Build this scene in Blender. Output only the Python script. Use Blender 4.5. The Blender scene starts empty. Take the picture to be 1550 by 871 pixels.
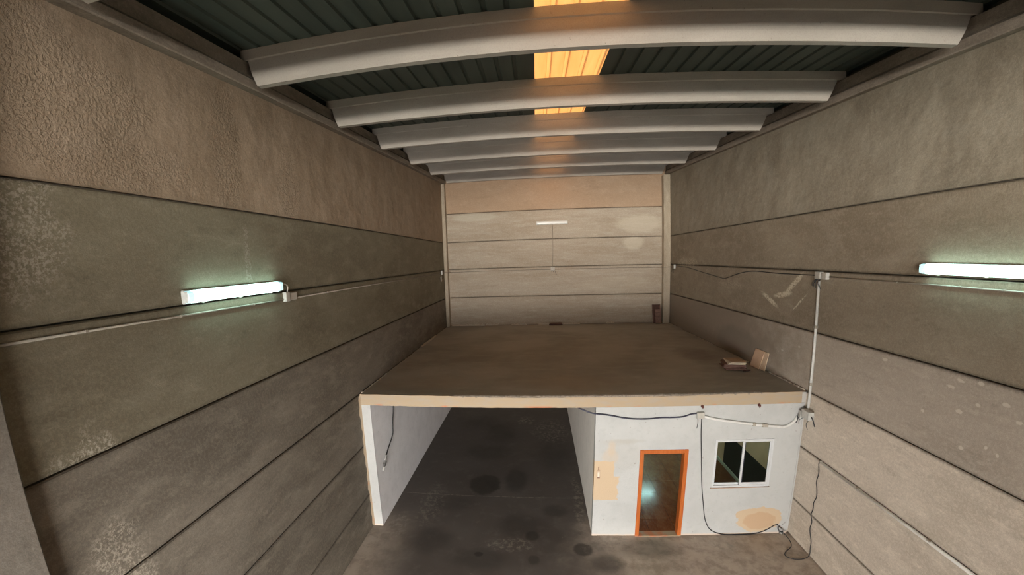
import bpy, bmesh, math, random
from mathutils import Vector, Matrix
random.seed(7)
sc = bpy.context.scene
C = sc.collection

# ---------------------------------------------------------------- camera (wide barrel lens, mounted high)
cam = bpy.data.cameras.new('camera')
co = bpy.data.objects.new('camera', cam); C.objects.link(co); sc.camera = co
RX = Vector((0.991403, 0.125620, -0.036599)); UP = Vector((0.018000, 0.146112, 0.989104)); FW = Vector((-0.129599, 0.981260, -0.142595))
m = Matrix((RX, UP, -FW)).transposed().to_4x4(); m.translation = (0, 0, 6)
co.matrix_world = m
cam.type = 'PANO'; cam.panorama_type = 'FISHEYE_LENS_POLYNOMIAL'
cam.sensor_width = 36; cam.sensor_fit = 'HORIZONTAL'
S = 36 / 1550
cam.fisheye_fov = math.radians(170)
cam.fisheye_polynomial_k0 = 0
cam.fisheye_polynomial_k1 = -1.5952 / 1e3 / S
cam.fisheye_polynomial_k2 = -0.1632 / 1e6 / S**2
cam.fisheye_polynomial_k3 = 1.1868 / 1e9 / S**3
cam.fisheye_polynomial_k4 = -0.5934 / 1e12 / S**4
cam.shift_x = 42.986 / 1550; cam.shift_y = 49.486 / 871
cam.clip_start = 0.05; cam.clip_end = 300

# ---------------------------------------------------------------- view, sky, sun, daylight
sc.view_settings.view_transform = 'Standard'; sc.view_settings.look = 'None'
sc.view_settings.exposure = 0.9; sc.view_settings.gamma = 1; sc.view_settings.use_curve_mapping = False
sc.cycles.max_bounces = 10; sc.cycles.diffuse_bounces = 6; sc.cycles.glossy_bounces = 4; sc.cycles.transmission_bounces = 6
sc.cycles.caustics_reflective = False; sc.cycles.caustics_refractive = False
w = bpy.data.worlds.new('sky'); sc.world = w; w.use_nodes = True
w.node_tree.nodes['Background'].inputs[0].default_value = (0.62, 0.78, 1.0, 1)
w.node_tree.nodes['Background'].inputs[1].default_value = 1.0
def light(name, typ, loc, rot, energy, color, **k):
    l = bpy.data.lights.new(name, typ); l.energy = energy; l.color = color
    for a, b in k.items(): setattr(l, a, b)
    o = bpy.data.objects.new(name, l); C.objects.link(o); o.location = loc; o.rotation_euler = rot; return o
light('sun', 'SUN', (0, 0, 20), (math.radians(25), math.radians(-32), 0), 3.4, (1.0, 0.92, 0.78), angle=math.radians(1))
# bright daylight of the yard outside, entering by the big door and the high window of the front wall behind the camera
light('door_daylight', 'AREA', (-1.2, -10.5, 2.6), (math.radians(91), 0, 0), 5400, (1.0, 0.96, 0.90), shape='RECTANGLE', size=13.0, size_y=3.6)
light('high_window_daylight', 'AREA', (-0.8, -12.5, 6.7), (math.radians(90), 0, 0), 3600, (1.0, 0.94, 0.83), shape='RECTANGLE', size=9.0, size_y=1.5)

# ---------------------------------------------------------------- numbers of the room
XL, XR, YB, YF = -3.843, 5.51, 17.28, 7.98
Y0 = -4.0
ZS, ZU = 3.259, 3.017
ZJ = [0.0, 0.845, 2.055, 3.252, 4.48, 5.686, 6.837]
def zb(y): return 8.172 + 0.0683 * y

# ---------------------------------------------------------------- helpers
def link(name, bm, mat, parent=None, smooth=False):
    bmesh.ops.recalc_face_normals(bm, faces=bm.faces)
    me = bpy.data.meshes.new(name); bm.to_mesh(me); bm.free()
    if smooth:
        for p in me.polygons: p.use_smooth = True
    if mat: me.materials.append(mat)
    o = bpy.data.objects.new(name, me); C.objects.link(o)
    if parent: o.parent = parent
    return o
def tag(o, label, cat, group=None):
    o['label'] = label; o['category'] = cat
    if group: o['group'] = group
    return o
def struct(o, label=None):
    o['kind'] = 'structure'
    if label: o['label'] = label
    return o
def thing(name, loc, label, cat, group=None, rz=0):
    o = bpy.data.objects.new(name, None); C.objects.link(o); o.location = loc; o.rotation_euler = (0, 0, rz)
    o.empty_display_size = .1
    return tag(o, label, cat, group)
def box(bm, x0, x1, y0, y1, z0, z1, bev=0):
    r = bmesh.ops.create_cube(bm, size=1); vs = r['verts']
    for v in vs:
        v.co = ((x0 + x1) / 2 + v.co.x * (x1 - x0), (y0 + y1) / 2 + v.co.y * (y1 - y0), (z0 + z1) / 2 + v.co.z * (z1 - z0))
    if bev:
        es = list({e for v in vs for e in v.link_edges})
        bmesh.ops.bevel(bm, geom=es, offset=bev, segments=1, affect='EDGES')
    return bm
def B(*a, **k): return box(bmesh.new(), *a, **k)
def rotbox(bm, c, size, rot, bev=0):
    n = set(bm.verts)
    box(bm, -size[0] / 2, size[0] / 2, -size[1] / 2, size[1] / 2, -size[2] / 2, size[2] / 2, bev)
    vs = [v for v in bm.verts if v not in n]
    M = Matrix.Translation(c) @ rot
    for v in vs: v.co = M @ v.co
    return bm
def loft(rings, close=True, caps=True):
    bm = bmesh.new(); R = [[bm.verts.new(p) for p in r] for r in rings]; n = len(R[0])
    for a, b in zip(R, R[1:]):
        for i in range(n if close else n - 1):
            j = (i + 1) % n
            bm.faces.new((a[i], a[j], b[j], b[i]))
    if caps: bm.faces.new(R[0]); bm.faces.new(R[-1][::-1])
    return bm
def smooth_path(pts, n=6):
    P = [Vector(p) for p in pts]; out = []
    for i in range(len(P) - 1):
        a = P[max(i - 1, 0)]; b = P[i]; c = P[i + 1]; d = P[min(i + 2, len(P) - 1)]
        for k in range(n):
            t = k / n
            out.append(0.5 * ((2 * b) + (c - a) * t + (2 * a - 5 * b + 4 * c - d) * t * t + (3 * b - a - 3 * c + d) * t**3))
    out.append(P[-1]); return out
def tube(bm, pts, r, seg=7, smooth=0):
    P = smooth_path(pts, smooth) if smooth else [Vector(p) for p in pts]
    rings = []; up = Vector((0.3, 0.2, 1)).normalized()
    for i, p in enumerate(P):
        t = (P[min(i + 1, len(P) - 1)] - P[max(i - 1, 0)]).normalized()
        u = t.cross(up)
        if u.length < .05: u = t.cross(Vector((1, 0, 0)))
        u.normalize(); v = t.cross(u)
        rings.append([bm.verts.new(p + (u * math.cos(a) + v * math.sin(a)) * r) for a in [2 * math.pi * k / seg for k in range(seg)]])
    for a, b in zip(rings, rings[1:]):
        for i in range(seg):
            j = (i + 1) % seg; bm.faces.new((a[i], a[j], b[j], b[i]))
    bm.faces.new(rings[0][::-1]); bm.faces.new(rings[-1])
    return bm
def T(pts, r, seg=7, smooth=0): return tube(bmesh.new(), pts, r, seg, smooth)

# ---------------------------------------------------------------- materials
class N:
    """small node-tree writer"""
    def __init__(s, name, rough=.9, spec=.2):
        s.m = bpy.data.materials.new(name); s.m.use_nodes = True; s.t = s.m.node_tree
        s.b = s.t.nodes['Principled BSDF']; s.b.inputs['Roughness'].default_value = rough
        s.b.inputs['Specular IOR Level'].default_value = spec
        s.pos = s.n('ShaderNodeNewGeometry').outputs['Position']
    def n(s, typ, **k):
        x = s.t.nodes.new(typ)
        for a, v in k.items(): setattr(x, a, v)
        return x
    def set(s, sock, v):
        if hasattr(v, 'node'): s.t.links.new(v, sock)
        elif isinstance(v, (tuple, list)) and len(v) == 3 and sock.type == 'RGBA': sock.default_value = (*v, 1)
        else: sock.default_value = v
    def scale(s, vec, sc3, off=(0, 0, 0)):
        x = s.n('ShaderNodeMapping'); s.set(x.inputs['Vector'], vec); x.inputs['Scale'].default_value = sc3; x.inputs['Location'].default_value = off
        return x.outputs[0]
    def noise(s, sc_=1, det=4, rough=.55, vec=None, st=(1, 1, 1), off=(0, 0, 0)):
        x = s.n('ShaderNodeTexNoise'); x.inputs['Scale'].default_value = sc_; x.inputs['Detail'].default_value = det; x.inputs['Roughness'].default_value = rough
        s.set(x.inputs['Vector'], s.scale(vec if vec is not None else s.pos, st, off)); return x.outputs['Fac']
    def ramp(s, f, a, b, lo=0., hi=1.):
        x = s.n('ShaderNodeMapRange', interpolation_type='SMOOTHSTEP'); s.set(x.inputs[0], f)
        for i, v in zip((1, 2, 3, 4), (a, b, lo, hi)): x.inputs[i].default_value = v
        return x.outputs[0]
    def math(s, op, a, b=0., clamp=False):
        x = s.n('ShaderNodeMath', operation=op, use_clamp=clamp); s.set(x.inputs[0], a); s.set(x.inputs[1], b); return x.outputs[0]
    def mix(s, f, a, b, mode='MIX'):
        x = s.n('ShaderNodeMix', data_type='RGBA', blend_type=mode)
        s.set(x.inputs[0], f); s.set(x.inputs[6], a); s.set(x.inputs[7], b); return x.outputs[2]
    def blob(s, c, r, soft=.25, jit=.35, jsc=3., square=False, ang=0):
        """stain mask: ellipse around world point c with radii r (radius 0 = axis ignored), ragged edge"""
        sb = s.n('ShaderNodeVectorMath', operation='SUBTRACT'); s.set(sb.inputs[0], s.pos); sb.inputs[1].default_value = c
        ro = s.n('ShaderNodeMapping', vector_type='POINT'); s.t.links.new(sb.outputs[0], ro.inputs['Vector']); ro.inputs['Rotation'].default_value = (-math.radians(ang), 0, 0)
        x = s.n('ShaderNodeMapping', vector_type='POINT'); s.t.links.new(ro.outputs[0], x.inputs['Vector'])
        inv = tuple(0 if q == 0 else 1 / q for q in r)
        x.inputs['Scale'].default_value = inv
        L = s.n('ShaderNodeVectorMath', operation='LENGTH'); s.t.links.new(x.outputs[0], L.inputs[0])
        nz = s.noise(jsc, 4, .6, off=(c[0] * 3, c[1], c[2])); dist = L.outputs['Value']
        if square:
            A = s.n('ShaderNodeVectorMath', operation='ABSOLUTE'); s.t.links.new(x.outputs[0], A.inputs[0]); q = s.n('ShaderNodeSeparateXYZ'); s.t.links.new(A.outputs[0], q.inputs[0])
            dist = s.math('MAXIMUM', q.outputs[0], q.outputs[2])
        d = s.math('ADD', dist, s.math('MULTIPLY', s.math('SUBTRACT', nz, .5), jit * 2))
        return s.ramp(d, 1 + soft, 1 - soft, 0, 1)
    def bump(s, h, strength=.3, dist=.01, nrm=None):
        x = s.n('ShaderNodeBump'); s.set(x.inputs['Height'], h); x.inputs['Strength'].default_value = strength; x.inputs['Distance'].default_value = dist
        if nrm is not None: s.t.links.new(nrm, x.inputs['Normal'])
        return x.outputs[0]
    def done(s, col, nrm=None, rough=None):
        s.set(s.b.inputs['Base Color'], col)
        if nrm is not None: s.t.links.new(nrm, s.b.inputs['Normal'])
        if rough is not None: s.set(s.b.inputs['Roughness'], rough)
        return s.m

def concrete(name, dark, mid, light_, lo=.6, st=(1, 1, 1), coarse=0, edge=.5, spots=(), fine=1., coarse_blobs=(), strokes=0, darkspots=(), flecks=(), scrapes=(), mottle=.3):
    k = N(name)
    a = k.noise(lo, 5, .6, st=st); b = k.noise(lo * 4.3, 4, .6, st=st, off=(3, 1, 7)); c = k.noise(90, 2, .6)
    col = k.mix(k.ramp(a, .38, .62), dark, mid)
    col = k.mix(k.ramp(b, .45, .75, 0, .6), col, light_)
    col = k.mix(k.ramp(k.noise(5.5, 5, .72, st=st, off=(1, 9, 4)), .52, .70, 0, mottle), col, tuple(x * 1.3 for x in light_))
    col = k.mix(k.ramp(k.noise(4.5, 5, .72, st=st, off=(8, 2, 1)), .52, .70, 0, mottle), col, tuple(x * .6 for x in dark))
    col = k.mix(k.ramp(k.noise(26, 4, .7, off=(7, 7, 7)), .42, .66, 0, .22), col, tuple(x * 1.35 for x in light_))
    col = k.mix(k.math('MULTIPLY', k.ramp(c, .35, .7), .34), col, tuple(x * .55 for x in mid))
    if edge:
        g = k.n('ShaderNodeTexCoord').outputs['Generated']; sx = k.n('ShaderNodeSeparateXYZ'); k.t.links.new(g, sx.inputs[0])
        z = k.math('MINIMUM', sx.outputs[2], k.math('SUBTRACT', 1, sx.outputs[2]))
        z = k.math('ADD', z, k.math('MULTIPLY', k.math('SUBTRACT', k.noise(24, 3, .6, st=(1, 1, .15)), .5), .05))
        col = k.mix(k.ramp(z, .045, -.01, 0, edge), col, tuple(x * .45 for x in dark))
    for (cc, rr, colr, f) in spots:
        mk = k.blob(cc, rr, .35, .8, 6)
        mk = k.math('MULTIPLY', mk, k.math('MULTIPLY', k.ramp(k.noise(34, 4, .75), .46, .60), f))
        col = k.mix(mk, col, colr)
    for (cc, rr, an) in scrapes: col = k.mix(k.math('MULTIPLY', k.math('MULTIPLY', k.blob(cc, rr, .35, .45, 5, ang=an), k.ramp(k.noise(26, 3, .6), .36, .5)), .85), col, (.60, .53, .41))
    for (cc, rr) in flecks: col = k.mix(k.math('MULTIPLY', k.blob(cc, rr, .22, .8, 18), .7), col, (.60, .54, .47))
    for (cc, rr, colr, f) in darkspots:
        col = k.mix(k.math('MULTIPLY', k.blob(cc, rr, .3, .4, 2.5), f), col, colr)
    h = k.math('ADD', k.math('MULTIPLY', k.noise(28, 4, .65), .6), k.math('MULTIPLY', c, .25 * fine))
    nrm = k.bump(h, .45, .008)
    if coarse:
        n2 = k.noise(30, 4, .65, off=(2, 2, 2)); mk = .14
        for (cc, rr) in coarse_blobs: mk = k.math('MAXIMUM', mk, k.blob(cc, rr, .5, .7, 2.))
        h2 = k.math('MULTIPLY', k.ramp(n2, .4, .62), mk)
        nrm = k.bump(h2, .6, coarse, nrm)
        nrm = k.bump(k.noise(1.3, 3, .5), .6, .09, nrm)
    if strokes:
        g = k.n('ShaderNodeTexCoord').outputs['Generated']; sx = k.n('ShaderNodeSeparateXYZ'); k.t.links.new(g, sx.inputs[0])
        z = k.math('MINIMUM', sx.outputs[2], k.math('SUBTRACT', 1, sx.outputs[2]))
        nrm = k.bump(k.math('MULTIPLY', k.noise(20, 3, .6, st=(1, 2.2, .35)), k.ramp(z, .16, .0, .15, 1)), .4, strokes, nrm)
    return k.done(col, nrm)

M = {}
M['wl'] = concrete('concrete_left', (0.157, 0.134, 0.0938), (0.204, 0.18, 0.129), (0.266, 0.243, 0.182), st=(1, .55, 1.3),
    spots=[((XL, 2.45, 4.1), (0, .35, .55), (.50, .46, .38), .8), ((XL, 2.2, 6.4), (0, .35, .5), (.42, .38, .32), .6),
           ((XL, 5.03, 3.9), (0, .05, .6), (.42, .39, .33), .7), ((XL, 4.87, 6.1), (0, .06, .5), (.36, .32, .27), .6), ((XL, 6.16, 3.15), (0, .05, .12), (.5, .46, .4), .9)])
M['wl_low'] = concrete('concrete_left_low', (0.128, 0.109, 0.0867), (0.183, 0.158, 0.128), (0.256, 0.226, 0.184), lo=.8, st=(1, .5, 1.3),
    spots=[((XL, 2.45, 3.2), (0, .3, .6), (.48, .43, .35), .6)])
M['wl_top'] = concrete('rough_plaster_left', (0.276, 0.208, 0.146), (0.327, 0.252, 0.183), (0.368, 0.29, 0.222), lo=.5, coarse=.013, edge=.2,
    coarse_blobs=[((XL, 3.0, 7.15), (0, .9, .25)), ((XL, 3.0, 7.7), (0, .5, .3)), ((XL, 4.6, 7.6), (0, .25, .7)), ((XL, 2.3, 7.6), (0, .5, .6)), ((XL, 6, 7.3), (0, .3, .5))])
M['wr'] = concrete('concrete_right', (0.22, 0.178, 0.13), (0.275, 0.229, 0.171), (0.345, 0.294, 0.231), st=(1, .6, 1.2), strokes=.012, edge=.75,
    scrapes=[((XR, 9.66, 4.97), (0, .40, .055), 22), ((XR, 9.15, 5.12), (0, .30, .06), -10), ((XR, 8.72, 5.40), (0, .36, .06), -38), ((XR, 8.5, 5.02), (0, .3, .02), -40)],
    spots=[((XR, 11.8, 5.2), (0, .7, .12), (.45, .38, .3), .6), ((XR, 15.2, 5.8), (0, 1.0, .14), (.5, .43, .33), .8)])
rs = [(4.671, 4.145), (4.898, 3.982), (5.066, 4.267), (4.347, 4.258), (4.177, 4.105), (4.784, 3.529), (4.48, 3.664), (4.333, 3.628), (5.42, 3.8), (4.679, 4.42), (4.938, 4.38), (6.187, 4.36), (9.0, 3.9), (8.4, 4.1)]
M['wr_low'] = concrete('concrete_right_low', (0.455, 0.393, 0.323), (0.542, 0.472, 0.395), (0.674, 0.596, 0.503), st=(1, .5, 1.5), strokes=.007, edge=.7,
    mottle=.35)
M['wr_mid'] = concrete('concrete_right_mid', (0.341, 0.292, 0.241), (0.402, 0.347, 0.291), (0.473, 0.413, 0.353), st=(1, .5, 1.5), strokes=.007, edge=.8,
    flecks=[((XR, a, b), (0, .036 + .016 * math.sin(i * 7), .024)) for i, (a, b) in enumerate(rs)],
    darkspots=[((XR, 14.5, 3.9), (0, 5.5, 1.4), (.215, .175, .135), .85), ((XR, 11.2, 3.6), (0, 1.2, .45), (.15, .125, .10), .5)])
M['wr_top'] = concrete('concrete_right_top', (0.244, 0.207, 0.157), (0.29, 0.253, 0.197), (0.339, 0.304, 0.247), lo=.45, coarse=.006, edge=.15)
M['wb'] = concrete('concrete_back', (0.37, 0.299, 0.226), (0.425, 0.355, 0.281), (0.49, 0.438, 0.369), lo=.7, st=(.35, 1, 2.2), edge=.5,
    darkspots=[((4.3, YB, 7.35), (.9, 0, .35), (.60, .54, .44), .45), ((4.0, YB, 6.6), (.4, 0, .25), (.60, .54, .44), .5), ((-2.5, YB, 7.85), (1, 0, .15), (.52, .48, .40), .5), ((3.4, YB, 4.9), (1.6, 0, .3), (.52, .45, .36), .35)])
M['wb_top'] = concrete('plaster_back_top', (0.397, 0.276, 0.187), (0.432, 0.305, 0.209), (0.467, 0.347, 0.252), lo=.5, st=(.5, 1, 1), edge=.15)
M['joint'] = concrete('dark_joint', (.07, .06, .05), (.09, .075, .06), (.12, .1, .08), edge=0)
M['pilaster'] = concrete('concrete_pilaster', (0.149, 0.132, 0.11), (0.187, 0.165, 0.14), (0.22, 0.198, 0.171), lo=1.5, edge=0)
M['column'] = concrete('concrete_column', (.36, .30, .225), (.43, .36, .28), (.50, .43, .34), lo=1.5, st=(1, 1, .3), edge=0)
M['girder'] = concrete('concrete_girder', (.20, .165, .135), (.27, .225, .185), (.36, .31, .26), lo=1.2, st=(1, .5, 2), edge=0)
k = N('concrete_beam')
a = k.noise(1.3, 4, .6, st=(.5, 1, 2)); c = k.noise(70, 2, .6); p = k.noise(38, 1, .4, off=(5, 5, 5))
col = k.mix(k.ramp(a, .35, .65), (.38, .347, .31), (.45, .412, .372)); col = k.mix(k.math('MULTIPLY', k.ramp(c, .4, .7), .25), col, (.27, .235, .21))
col = k.mix(k.ramp(p, .765, .79, 0, .5), col, (.10, .09, .08))
M['beam'] = k.done(col, k.bump(k.math('ADD', c, p), .3, .004))

# roof sheet, skylight
k = N('green_roof_sheet', .55, .4)
col = k.mix(k.ramp(k.noise(1.2, 3, .6, st=(2, .3, 1)), .35, .65), (.058, .072, .062), (.078, .094, .080))
M['roof'] = k.done(col)
m_ = bpy.data.materials.new('translucent_skylight_sheet'); m_.use_nodes = True; t = m_.node_tree; t.nodes.clear()
out = t.nodes.new('ShaderNodeOutputMaterial'); tr = t.nodes.new('ShaderNodeBsdfTranslucent'); df = t.nodes.new('ShaderNodeBsdfDiffuse'); mx = t.nodes.new('ShaderNodeMixShader')
nz = t.nodes.new('ShaderNodeTexNoise'); nz.inputs['Scale'].default_value = 5; nz.inputs['Detail'].default_value = 5
ge = t.nodes.new('ShaderNodeNewGeometry'); mp = t.nodes.new('ShaderNodeMapping'); mp.inputs['Scale'].default_value = (3, .25, 1)
t.links.new(ge.outputs['Position'], mp.inputs[0]); t.links.new(mp.outputs[0], nz.inputs['Vector'])
cm = t.nodes.new('ShaderNodeMix'); cm.data_type = 'RGBA'; cm.inputs[6].default_value = (.85, .53, .25, 1); cm.inputs[7].default_value = (.97, .67, .37, 1)
t.links.new(nz.outputs['Fac'], cm.inputs[0]); t.links.new(cm.outputs[2], tr.inputs['Color']); df.inputs['Color'].default_value = (.8, .5, .28, 1)
mx.inputs[0].default_value = .25; t.links.new(tr.outputs[0], mx.inputs[1]); t.links.new(df.outputs[0], mx.inputs[2]); t.links.new(mx.outputs[0], out.inputs[0])
M['sky'] = m_

# mezzanine top, floor
k = N('dusty_screed')
a = k.noise(.55, 5, .6, st=(1, 1, 1)); b = k.noise(2.4, 5, .65, st=(.5, 1.3, 1)); c = k.noise(60, 2)
col = k.mix(k.ramp(a, .35, .65), (.365, .365, .34), (.47, .47, .445)); col = k.mix(k.ramp(b, .45, .75, 0, .55), col, (.52, .53, .50))
for (cc, rr, f) in [((.6, 9.0, ZS), (1.2, .5, 0), .35), ((4.5, 11.4, ZS), (.5, .8, 0), -.35), ((-2.5, 9, ZS), (.8, .5, 0), .3)]:
    col = k.mix(k.math('MULTIPLY', k.blob(cc, rr, .6, .7, 2), abs(f)), col, (.42, .35, .27) if f > 0 else (.14, .085, .06))
M['mezz'] = k.done(k.mix(k.math('MULTIPLY', c, .2), col, (.14, .105, .08)), k.bump(k.math('ADD', c, k.math('MULTIPLY', b, 2)), .25, .01))
k = N('oily_concrete_floor', .7, .35)
a = k.noise(.7, 6, .65); b = k.noise(2.8, 5, .65, off=(4, 4, 0)); c = k.noise(80, 2); s = k.noise(9, 4, .7)
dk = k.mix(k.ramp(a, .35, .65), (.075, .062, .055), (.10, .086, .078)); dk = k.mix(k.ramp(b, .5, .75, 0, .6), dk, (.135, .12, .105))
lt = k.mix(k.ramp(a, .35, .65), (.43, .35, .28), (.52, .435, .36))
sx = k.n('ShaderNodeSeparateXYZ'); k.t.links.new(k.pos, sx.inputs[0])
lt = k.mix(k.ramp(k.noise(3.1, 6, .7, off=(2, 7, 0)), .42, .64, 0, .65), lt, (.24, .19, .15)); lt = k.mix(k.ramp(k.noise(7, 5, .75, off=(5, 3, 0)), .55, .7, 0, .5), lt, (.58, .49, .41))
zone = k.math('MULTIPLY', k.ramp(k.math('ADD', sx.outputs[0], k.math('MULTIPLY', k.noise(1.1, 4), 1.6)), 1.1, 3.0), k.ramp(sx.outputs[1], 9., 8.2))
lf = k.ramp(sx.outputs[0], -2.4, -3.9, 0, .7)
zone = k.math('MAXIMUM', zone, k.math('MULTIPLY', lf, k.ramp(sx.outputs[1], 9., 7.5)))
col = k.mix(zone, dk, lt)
dark = (.028, .024, .021)
for (x, y, rx, ry, f, sf) in [(-1.45, 10.05, .42, .5, .85, .12), (-.62, 10.35, .3, .6, .6, .4), (-1.35, 13.6, .55, .9, .5, .5), (-1.6, 12.0, .7, .5, .45, .5), (-.15, 7.92, .15, .16, .8, .25), (.93, 7.52, .2, .2, .75, .2), (-.4, 8.3, .5, .4, .35, .5),
        (-1.2, 7.1, .6, .3, .55, .5), (.4, 8.9, .3, .25, .45, .4), (-2.2, 9.1, .5, .3, .35, .5), (-.1, 7.15, .12, .14, .6, .3), (1.4, 7.1, .3, .25, .5, .4), (-1.25, 7.25, .09, .07, .9, .2), (2.3, 7.55, .6, .3, .45, .5), (-2.4, 7.6, .5, .4, .4, .5), (.5, 12, .5, 1.2, .4, .6), (-2.2, 14.5, .8, .6, .4, .6)]:
    col = k.mix(k.math('MULTIPLY', k.blob((x, y, 0), (rx, ry, 0), sf, .3, 3), f), col, dark)
for (x, y, rx, ry, f) in [(-.45, 14.7, .28, .35, .7), (.45, 13.7, .6, .9, .5), (3.9, 7.6, .25, .15, .8), (1.7, 7.8, .45, .15, .6), (-2.7, 9.0, .3, .9, .35), (-.6, 7.6, .5, .2, .5), (1.0, 9.0, .12, 1.5, .5), (-3.3, 8.0, .25, .5, .5), (4.9, 7.2, .5, .15, .5)]:
    col = k.mix(k.math('MULTIPLY', k.math('MULTIPLY', k.blob((x, y, 0), (rx, ry, 0), .4, .6, 4), k.ramp(s, .46, .62)), f), col, (.30, .265, .22))
# saw-cut line filled with pale dust
ln = k.math('ABSOLUTE', k.math('SUBTRACT', sx.outputs[1], 9.46)); ln = k.math('MULTIPLY', k.ramp(ln, .014, .008), k.ramp(s, .40, .55))
col = k.mix(k.math('MULTIPLY', ln, .5), col, (.33, .29, .25))
sp = k.ramp(k.noise(14, 2, .5, off=(9, 0, 0)), .76, .79, 0, .7); col = k.mix(sp, col, (.38, .34, .28))
M['floor'] = k.done(k.mix(k.math('MULTIPLY', c, .25), col, (.05, .043, .037)), k.bump(k.math('ADD', k.math('MULTIPLY', c, .3), b), .2, .008), k.ramp(a, .3, .7, .5, .8))

# white rough render with cream filler patches
def render_white(name, patches=False, base=(.475, .475, .465)):
    k = N(name, .85)
    a = k.noise(1.7, 5, .65); b = k.noise(7, 5, .7); p = k.noise(19, 2, .5, off=(1, 8, 3)); f = k.noise(45, 3, .6)
    col = k.mix(k.ramp(a, .4, .7, 0, .55), base, tuple(x * .86 for x in base)); col = k.mix(k.ramp(b, .5, .72, 0, .28), col, tuple(x * .74 for x in base))
    col = k.mix(k.ramp(p, .745, .765, 0, .7), col, (.25, .22, .19))
    if patches:
        sm = (.42, .395, .36); cr = (.54, .41, .28); tn = (.50, .34, .215)
        for (cc, rr, q, fc, sf, ji) in [((1.75, YF, 1.9), (.55, 0, .28), sm, .28, .4, .5), ((1.62, YF, 2.25), (.35, 0, .07), sm, .35, .4, .5), ((1.80, YF, 2.27), (.36, 0, .045), sm, .6, .5, .5), ((1.52, YF, 2.10), (.07, 0, .16), cr, .45, .5, .4),
                ((1.17, YF, 1.56), (.42, 0, .26), cr, 1, .04, .12), ((1.17, YF, 1.18), (.51, 0, .28), cr, 1, .04, .10), ((1.50, YF, 1.92), (.16, 0, .16), cr, .35, .3, .3),
                ((4.80, YF, .36), (.50, 0, .30), cr, 1, .05, .22), ((4.55, YF, .50), (.28, 0, .13), cr, 1, .05, .2), ((4.82, YF, .33), (.36, 0, .21), tn, .85, .08, .2)]:
            if fc: col = k.mix(k.math('MULTIPLY', k.blob(cc, rr, sf, ji * 1.5, 6, rr[0] in (.51, .42)), fc), col, q)
        sz = k.n('ShaderNodeSeparateXYZ'); k.t.links.new(k.pos, sz.inputs[0])
        col = k.mix(k.math('MULTIPLY', k.ramp(k.math('ADD', sz.outputs[2], k.math('MULTIPLY', b, .06)), .085, .045), .55), col, (.72, .53, .38))
    return k.done(col, k.bump(k.math('ADD', b, k.math('MULTIPLY', f, .6)), .4, .012))
M['white'] = render_white('white_render', True)
M['white2'] = render_white('white_render_passage', False, (.90, .885, .91))
M['white3'] = render_white('grey_render_passage', False, (.90, .86, .80))
M['soffit'] = render_white('soffit_paint', False, (.5, .48, .45))
k = N('cream_fascia', .8)
b = k.noise(5, 5, .7, st=(.5, 1, 2)); r = k.noise(2.3, 3, .6)
col = k.mix(k.ramp(b, .4, .7), (.41, .315, .215), (.385, .32, .25)); sz = k.n('ShaderNodeSeparateXYZ'); k.t.links.new(k.pos, sz.inputs[0])
rust = k.math('MULTIPLY', k.ramp(sz.outputs[2], ZU + .05, ZU + .01), k.ramp(r, .55, .66)); col = k.mix(k.math('MULTIPLY', rust, .8), col, (.55, .2, .1))
M['fascia'] = k.done(col, k.bump(b, .3, .01))

def plain(name, col, rough=.6, metal=0, var=.15, sc_=12, spec=.4, bump=.0):
    k = N(name, rough, spec); k.b.inputs['Metallic'].default_value = metal
    c = k.mix(k.ramp(k.noise(sc_, 4, .6), .35, .7), col, tuple(x * (1 - var) for x in col))
    return k.done(c, k.bump(k.noise(sc_ * 3, 3, .6), .3, bump) if bump else None)
M['pvc'] = plain('dusty_white_plastic', (.48, .45, .40), .5)
M['pvc_d'] = plain('dusty_conduit_plastic', (.40, .36, .30), .6, 0, .3)
M['pvc_w'] = plain('clean_white_conduit', (.66, .65, .62), .45, 0, .1)
M['pvc_x'] = plain('bright_white_conduit', (.84, .82, .78), .45, 0, .06)
M['pvc_b'] = plain('white_plastic', (.50, .49, .46), .45)
M['pvc_g'] = plain('grey_conduit_plastic', (.24, .20, .165), .6)
M['cable'] = plain('black_cable_rubber', (.03, .03, .033), .5)
M['cable_b'] = plain('bluish_black_cable', (.05, .05, .075), .45)
M['cable_g'] = plain('grey_cable', (.35, .34, .33), .6)
M['metal'] = plain('dull_metal', (.35, .34, .33), .4, .8)
M['alu'] = plain('white_lacquered_aluminium', (.56, .57, .58), .35, 0, .05)
M['sill'] = plain('brown_sill_edge', (.42, .30, .22), .6)
M['mortar'] = plain('pale_mortar', (.62, .55, .46), .9, 0, .35, 30, .2, .01)
M['mortar_d'] = plain('dusty_mortar', (.30, .25, .20), .9, 0, .4, 30, .2, .01)
M['rust'] = plain('rusty_iron', (.13, .045, .035), .8)
M['dkboard'] = plain('dark_clay_board', (.10, .052, .04), .8, 0, .3, 15)
M['terra'] = plain('terracotta', (.20, .105, .082), .8, 0, .3, 20)
M['terra2'] = plain('pale_terracotta', (.27, .165, .13), .8, 0, .3, 20)
M['cream'] = plain('cream_ceramic', (.72, .64, .52), .6, 0, .12, 10)
M['tan'] = plain('tan_ceramic', (.52, .36, .25), .6, 0, .15, 5)
M['tan2'] = plain('light_tan_ceramic', (.56, .42, .30), .7, 0, .15, 5)
k = N('varnished_orange_wood', .38, .5)
g = k.noise(6, 5, .6, st=(6, 6, .5)); M['wood'] = k.done(k.mix(k.ramp(g, .35, .65), (.40, .095, .017), (.47, .13, .03)), k.bump(g, .1, .003))
k = N('brown_floor_tile', .22, .5)
g = k.noise(3.2, 6, .7, st=(1.6, .7, 1)); s2 = k.noise(14, 4, .7, st=(2.2, .6, 1))
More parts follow.
